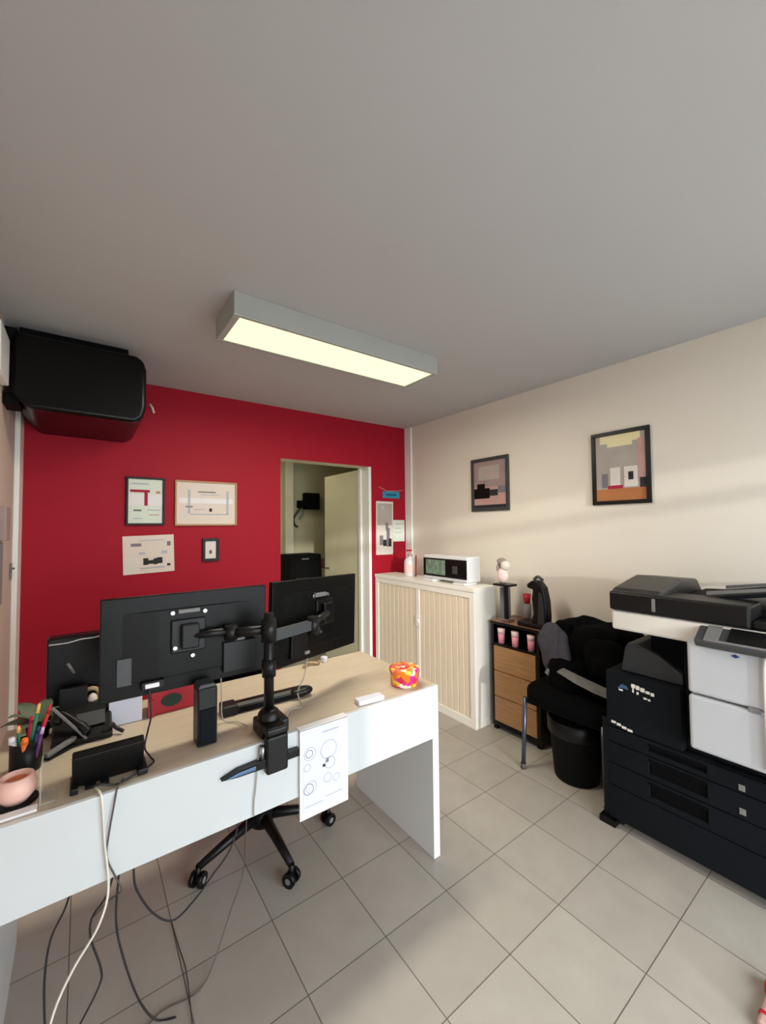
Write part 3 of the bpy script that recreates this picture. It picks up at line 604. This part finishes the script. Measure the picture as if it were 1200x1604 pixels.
# ------------------------------------------------------------------ things on the desk
Z = EZ+.001
t = thing('speaker', 'black upright speaker on the desk near the front edge', 'speaker', (.335, 1.46, Z))
part('cabinet', MB().box(.305, .366, 1.43, 1.50, Z, .925, 'black_plastic'), t, .005)
part('grille', MB().box(.311, .360, 1.426, 1.43, Z+.008, .86, 'copier_dark'), t, .002)
part('top_cap', MB().prism([(.305, .925), (.312, .938), (.355, .938), (.366, .925)], 'y', 1.432, 1.498, 'dark_grey'), t, .003)
t = thing('soundbar', 'long thin black soundbar lying on the desk behind the monitor post', 'soundbar', (.6, 1.62, Z))
KX = T(.585, 1.625, Z) @ RZ(-.04)
part('bar_body', MB().prism([(-.028, 0), (-.030, .026), (-.012, .034), (.028, .030), (.03, 0)], 'x', -.155, .175, 'black_frame', X=KX), t, .004)
part('end_cap', MB().box(-.157, -.10, -.034, .032, 0, .037, 'black_plastic', X=KX), t, .005)
part('grille', MB().box(-.09, .165, -.0315, -.0285, .005, .022, 'black_matte', X=KX), t)
single('mouse', 'black mouse resting at the right end of the black soundbar', 'mouse', MB().blob((.745, 1.60, Z+.022), (.10, .055, .034), 'black_plastic', e=.8), (.745, 1.6, Z))
t = thing('candy_tub', 'round tub of candy with orange and pink print on the desk corner', 'candy tub', (1.175, 1.435, Z))
part('tub', MB().lathe((1.175, 1.44, Z), [(0, 0), (.058, 0), (.062, .005), (.066, .062), (.068, .064), (0, .064)], 'candy_print', 32), t)
part('lid', MB().lathe((1.175, 1.44, Z+.064), [(0, .0), (.069, 0), (.069, .010), (.064, .013), (0, .011)], 'candy_print', 32), t)
single('notepad', 'small lilac and white pad flat on the desk near the candy tub', 'notepad', MB().box(-.058, .058, -.022, .022, 0, .018, 'paper_lilac', X=T(.945, 1.385, Z) @ RZ(-.1)), (.945, 1.385, Z), .002)
single('white_plug', 'small white cube at the back edge of the desk under the right monitor', 'plug', MB().box(-.014, .014, -.014, .014, 0, .028, 'white_plastic', X=T(1.03, 1.93, Z) @ RZ(.3)), (1.03, 1.93, Z), .003)
single('cable_bundle', 'small olive cable bundle beside the white cube at the desk back', 'cable bundle', MB().tube(smooth_pts([(.90, 1.90, Z+.008), (.94, 1.93, Z+.012), (.98, 1.91, Z+.008), (1.0, 1.94, Z+.008)]), .008, 'gold'), (.95, 1.92, Z))
t = thing('tissue_box', 'red cardboard box with dark oval opening under the left monitor', 'box', (.28, 1.80, Z))
part('box_body', MB().box(.215, .375, 1.78, 1.88, Z, .845, 'box_red'), t, .003)
ov = MB(); n = 24
ov.prism([((.285)+.036*math.cos(2*PI*k/n), (.786)+.024*math.sin(2*PI*k/n)) for k in range(n)], 'y', 1.7775, 1.7798, 'green_dark')
part('opening', ov, t)
part('flap', MB().box(.205, .225, 1.765, 1.78, Z, .80, 'box_red'), t)
single('white_card_block', 'white square note block standing left of the red box', 'note block', MB().box(.082, .185, 1.77, 1.81, Z, .832, 'paper_lilac'), (.13, 1.79, Z), .002)
# black desktop device near front edge, leaning
t = thing('network_box', 'black slab device with cables standing at the desk front left', 'device', (.07, 1.43, Z))
XB = T(.068, 1.41, Z+.052) @ RZ(-.02) @ RX(.35)
part('casing', MB().box(-.084, .084, -.014, .014, -.048, .052, 'black_frame', X=XB), t, .004)
part('stand_foot', MB().box(-.088, -.07, -.03, .05, -.051, -.035, 'black_plastic', X=T(.068, 1.41, Z+.052)).box(.066, .092, -.035, .05, -.051, -.035, 'black_plastic', X=T(.068, 1.41, Z+.052)), t, .003)
part('plug', MB().box(-.055, -.03, -.035, -.012, -.05, -.035, 'black_plastic', X=XB).box(-.02, 0, -.035, -.012, -.05, -.035, 'black_plastic', X=XB), t, .002)
# pen cup + pens
t = thing('pen_cup', 'black pen cup at the left end of the desk', 'pen cup', (-.128, 1.62, Z))
part('cup', MB().lathe((-.128, 1.62, Z), [(0, 0), (.036, 0), (.038, .004), (.038, .085), (.035, .085), (.035, .006), (0, .006)], 'black_frame'), t)
pens = [('pencil_yellow', 'green_pen', (-.128, 1.625), (-.100, 1.62, .925), 'green pencil with yellow tip, tallest in the pen cup'), ('blue_pen', 'blue_pen', (-.118, 1.61), (-.098, 1.60, .865), 'dark blue pen in the middle of the pen cup'),
        ('red_pen', 'red_pen', (-.115, 1.63), (-.075, 1.65, .905), 'red pen leaning right in the pen cup'), ('lilac_pen', 'purple_pen', (-.110, 1.60), (-.088, 1.585, .865), 'purple pen with lilac cap in the pen cup'),
        ('orange', 'orange', (-.135, 1.60), (-.128, 1.585, .845), 'orange highlighter at the front of the pen cup'), ('pencil_yellow', 'green_pen', (-.145, 1.63), (-.146, 1.625, .870), 'short green pen with orange tip in the pen cup'),
        ('white_plastic', 'white_plastic', (-.15, 1.62), (-.160, 1.615, .845), 'white marker at the left of the pen cup'), ('ink_red', 'ink_red', (-.13, 1.64), (-.120, 1.66, .88), 'dark red pen at the back of the pen cup')]
for cap, body, (x, y), tip, lb in pens:
    o = thing('pen', lb, 'pen', (x, y, Z+.007), 0, 'pens in the black cup')
    a = Vector((x, y, Z+.008)); b = Vector(tip); c_ = a.lerp(b, .85)
    rr = .0085 if 'highlighter' in lb or 'marker' in lb else .0045
    part('barrel', MB().tube([a, c_], rr, body, 10), o); part('tip', MB().tube([c_, b], [rr*1.15, rr*.8], cap, 10), o)
t = thing('candle_bowl', 'pale pink candle in a rounded bowl at the left front of the desk', 'candle', (-.13, 1.44, Z))
part('bowl', MB().lathe((-.132, 1.445, Z+.004), [(0, 0), (.026, 0), (.040, .018), (.044, .038), (.036, .062), (.030, .064), (.028, .054), (0, .052)], 'pink_wax', 32), t)
part('wax_top', MB().blob((-.132, 1.44, Z+.058), (.05, .045, .012), 'wick_orange', lump=.004), t)
part('coaster', MB().lathe((-.132, 1.445, Z), [(0, 0), (.046, 0), (.046, .004), (0, .004)], 'black_frame'), t)
single('acrylic_holder', 'clear acrylic card holder beside the pink candle', 'card holder', MB().box(-.082, -.078, 1.385, 1.455, Z, .835, 'clear').box(-.082, -.05, 1.385, 1.455, Z, Z+.004, 'clear'), (-.08, 1.42, Z), .001)
single('paper_stack', 'white paper slips under the candle at the desk edge', 'paper', MB().box(-.19, -.085, 1.365, 1.392, Z, Z+.006, 'paper'), (-.14, 1.38, Z))
# desk phone
t = thing('desk_phone', 'black desk telephone with silver strips at the left of the desk', 'telephone', (.0, 1.76, Z))
part('phone_body', MB().prism([(1.69, Z), (1.69, Z+.02), (1.82, Z+.085), (1.85, Z+.085), (1.85, Z)], 'x', -.075, .09, 'black_plastic'), t, .005)
part('stand', MB().box(-.06, .02, 1.82, 1.84, Z+.08, Z+.15, 'black_plastic'), t, .004)
part('handset', MB().tube(smooth_pts([(-.065, 1.72, Z+.075), (-.055, 1.74, Z+.10), (-.015, 1.72, Z+.07), (.02, 1.70, Z+.03)]), [.016]*5+[.010]*9+[.016]*5, 'black_frame', 12), t)
part('silver_strip', MB().box(-.075, .075, -.005, .005, -.0025, .0025, 'mid_grey', X=T(-.028, 1.70, Z+.075) @ RZ(-.2) @ RY(.9)), t, label='silver strip')
part('handset_cord', MB().tube(smooth_pts([(.06, 1.70, Z+.02), (.085, 1.69, Z+.045), (.10, 1.71, Z+.02), (.12, 1.69, Z+.01)]), .006, 'dark_cable'), t)
part('keypad', MB().box(-.01, .07, -.03, .03, 0, .003, 'dark_grey', X=T(0, 1.75, Z+.055) @ RX(.46)), t)
# scissors / stapler in front
t = thing('stapler', 'grey and black stapler in front of the desk telephone', 'stapler', (-.05, 1.68, Z))
SX = T(-.045, 1.675, Z) @ RZ(.7)
part('stapler_base', MB().box(-.05, .05, -.012, .012, 0, .008, 'black_frame', X=SX), t, .002)
part('stapler_arm', MB().box(-.05, .045, -.009, .009, .012, .026, 'mid_grey', X=SX @ RY(-.12)), t, .004)
# plant
t = thing('potted_plant', 'small dark green leafy plant behind the pens', 'plant', (-.115, 1.84, Z))
part('pot', MB().lathe((-.115, 1.84, Z), [(0, 0), (.028, 0), (.038, .06), (.034, .06), (0, .05)], 'black_frame'), t)
lf = MB()
for k, (ax, tl, ln, wd) in enumerate(((2.9, .5, .10, .026), (2.3, .9, .12, .024), (1.2, 1.0, .11, .022), (.4, .7, .10, .024), (-.5, .5, .09, .022), (4.2, .7, .08, .02), (3.5, .9, .11, .024))):
    base_ = Vector((-.115, 1.84, Z+.05)); dv = Vector((math.cos(ax)*math.cos(tl), math.sin(ax)*math.cos(tl), math.sin(tl))); sd = Vector((-math.sin(ax), math.cos(ax), 0))
    vs = []; nn = 7; ln *= 1.15; wd *= 1.15
    for i in range(nn+1):
        q = i/nn; c_ = base_+dv*ln*q+Vector((0, 0, -.05*q*q)); wv = wd*math.sin(PI*min(1, q*.95+.05))**.8
        vs += [c_-sd*wv, c_+Vector((0, 0, -.004)), c_+sd*wv]
    fs = []
    for i in range(nn): fs += [[3*i, 3*i+1, 3*i+4, 3*i+3], [3*i+1, 3*i+2, 3*i+5, 3*i+4]]
    lf.add(vs, fs, 'leaf', True)
part('leaves', lf, t)
t = thing('ornament', 'small beige and gold ornament between plant and left monitor', 'ornament', (.03, 1.86, Z))
part('foot', MB().lathe((.03, 1.86, Z), [(0, 0), (.026, 0), (.02, .02), (.008, .03), (.008, .07), (0, .07)], 'black_frame'), t)
part('coil', MB().tube([(.03+.026*math.cos(a*.35), 1.855, Z+.098+.028*math.sin(a*.35)) for a in range(19)], .008, 'gold', 8), t)
part('bead', MB().blob((.035, 1.85, Z+.09), (.03, .03, .04), 'paper_warm'), t)
# black tower behind
t = thing('computer_tower', 'black computer case with a silver line on top behind the telephone', 'computer', (-.02, 1.91, Z))
part('case', MB().box(-.10, .10, 1.90, 1.965, Z, 1.055, 'black_frame'), t, .006)
part('silver_trim', MB().tube(smooth_pts([(-.095, 1.897, 1.035), (-.04, 1.897, 1.035), (0, 1.897, 1.042), (.04, 1.897, 1.042), (.075, 1.897, 1.050)]), .004, 'chrome'), t)
part('reflector', MB().tube([(-.04, 1.898, .96), (-.02, 1.898, .92)], .005, 'mid_grey'), t)

# ------------------------------------------------------------------ office chair
t = thing('office_chair', 'black swivel office chair with five-star base behind the desk', 'office chair', (.69, 1.91, 0))
cx, cy = .69, 1.91
part('column', MB().tube([(cx, cy, .09), (cx, cy, .30)], .03, 'black_frame', 16).tube([(cx, cy, .30), (cx, cy, .42)], .016, 'chrome', 16).lathe((cx, cy, .075), [(0, 0), (.05, .0), (.05, .05), (.035, .07), (0, .07)], 'black_frame'), t)
for k in range(5):
    a = math.radians(197+72*k+(3 if k == 1 else 0)); R_ = .31
    ex, ey = cx+R_*math.cos(a), cy+R_*math.sin(a)
    part('base_leg', MB().tube([(cx, cy, .115), (cx+.5*(ex-cx), cy+.5*(ey-cy), .10), (ex, ey, .075)], [.026, .02, .014], 'black_plastic', 10), t)
    tx, ty = -math.sin(a+.5), math.cos(a+.5)
    cs = MB()
    for s_ in (-1, 1):
        cs.tube([(ex+tx*s_*.010, ey+ty*s_*.010, .028), (ex+tx*s_*.026, ey+ty*s_*.026, .028)], .028, 'black_frame', 18)
        cs.tube([(ex+tx*s_*.0262, ey+ty*s_*.0262, .028), (ex+tx*s_*.0275, ey+ty*s_*.0275, .028)], .012, 'mid_grey', 14)
    cs.tube([(ex, ey, .03), (ex, ey, .08)], .011, 'black_plastic', 10)
    part('caster', cs, t)
part('seat', MB().blob((cx, cy+.10, .46), (.48, .46, .09), 'fabric_black', e=.5), t)
part('mechanism', MB().box(cx-.08, cx+.08, cy-.08, cy+.10, .385, .42, 'black_frame'), t, .005)
part('backrest', MB().blob((cx, cy+.36, .76), (.42, .07, .40), 'fabric_black', e=.5), t)
part('back_support', MB().box(cx-.03, cx+.03, cy+.08, cy+.36, .39, .41, 'black_frame').box(cx-.03, cx+.03, cy+.34, cy+.36, .39, .75, 'black_frame'), t)

# ------------------------------------------------------------------ cables
def cable(label, pts, r, m, n=7):
    return single('cable', label, 'cable', MB().tube(smooth_pts(pts, n), r, m, 6), pts[0])
cable('white cable running over the desk front and down to the floor', [(.035, 1.385, Z+.006), (.045, 1.345, Z+.006), (.05, 1.330, .725), (.057, 1.330, .617), (.066, 1.325, .50), (.045, 1.31, .43), (-.005, 1.305, .36), (-.04, 1.30, .29), (-.06, 1.29, .20), (-.075, 1.27, .06), (-.08, 1.22, .006), (-.11, 1.1, .006)], .0030, 'white_cable')
cable('grey cable crossing the white one on the desk front panel', [(.10, 1.38, Z+.006), (.085, 1.345, Z+.006), (.078, 1.331, .72), (.066, 1.331, .64), (.062, 1.331, .58), (.082, 1.330, .52), (.095, 1.335, .475), (.07, 1.42, .40), (.035, 1.45, .35)], .0022, 'brown_cable')
cable('dark cable bending under the desk to the left of the white cable', [(.10, 1.45, .51), (.07, 1.45, .40), (.036, 1.45, .355), (.032, 1.45, .30), (.057, 1.45, .20), (.053, 1.45, .154), (.004, 1.45, .07), (-.05, 1.44, .006)], .0028, 'dark_cable')
cable('dark cable hanging furthest left under the desk', [(0, 1.5, .50), (-.023, 1.5, .387), (-.057, 1.5, .311), (-.069, 1.5, .216), (-.067, 1.5, .09), (-.06, 1.5, .006)], .0028, 'dark_cable')
cable('dark cable dropping straight then slanting to the floor', [(.10, 1.42, .51), (.094, 1.42, .443), (.09, 1.42, .339), (.104, 1.42, .244), (.144, 1.42, .094), (.19, 1.41, .006), (.24, 1.38, .006)], .0028, 'dark_cable')
cable('black cable hanging in a loop below the middle of the desk', [(.137, 1.5, .51), (.139, 1.5, .396), (.149, 1.5, .332), (.193, 1.5, .241), (.248, 1.5, .187), (.305, 1.5, .21), (.364, 1.5, .262), (.438, 1.5, .344), (.49, 1.52, .51)], .0030, 'dark_cable')
cable('thin brown cable curving from under the monitor post to the floor', [(.50, 1.52, .60), (.483, 1.5, .346), (.472, 1.5, .219), (.428, 1.5, .11), (.36, 1.45, .02), (.30, 1.41, .006), (.20, 1.42, .006), (.12, 1.36, .006)], .0020, 'brown_cable')
cable('faint brown cable lying on the tiles under the desk loop', [(.28, 1.72, .006), (.285, 1.60, .006), (.29, 1.50, .006), (.28, 1.38, .006), (.27, 1.28, .006)], .002, 'brown_cable')
cable('dark cable from left monitor down to the desk front device', [(.176, 1.50, .94), (.18, 1.49, .86), (.175, 1.52, Z+.06), (.165, 1.50, Z+.02), (.175, 1.46, Z+.006), (.18, 1.42, Z+.006), (.15, 1.385, Z+.01)], .0028, 'dark_cable')
cable('pale thin cable beside the speaker under the left monitor', [(.40, 1.52, .93), (.41, 1.55, .84), (.42, 1.56, Z+.01), (.46, 1.52, Z+.006), (.48, 1.46, Z+.006)], .0022, 'grey_cable')
cable('grey cable from right monitor to the desk', [(.735, 1.52, .92), (.735, 1.55, .84), (.72, 1.58, Z+.03), (.70, 1.50, Z+.006), (.64, 1.47, Z+.02), (.60, 1.43, Z+.006)], .0022, 'grey_cable')
cable('thin white cable hanging down the desk front below the clamp', [(.467, 1.33, .70), (.462, 1.332, .62), (.455, 1.332, .56), (.455, 1.333, .52)], .0022, 'grey_cable')
cable('black cable ends curling at the foot of the slab device', [(.03, 1.38, Z+.01), (.045, 1.36, Z+.02), (.08, 1.362, Z+.006), (.11, 1.37, Z+.006), (.15, 1.39, Z+.012)], .0030, 'dark_cable')
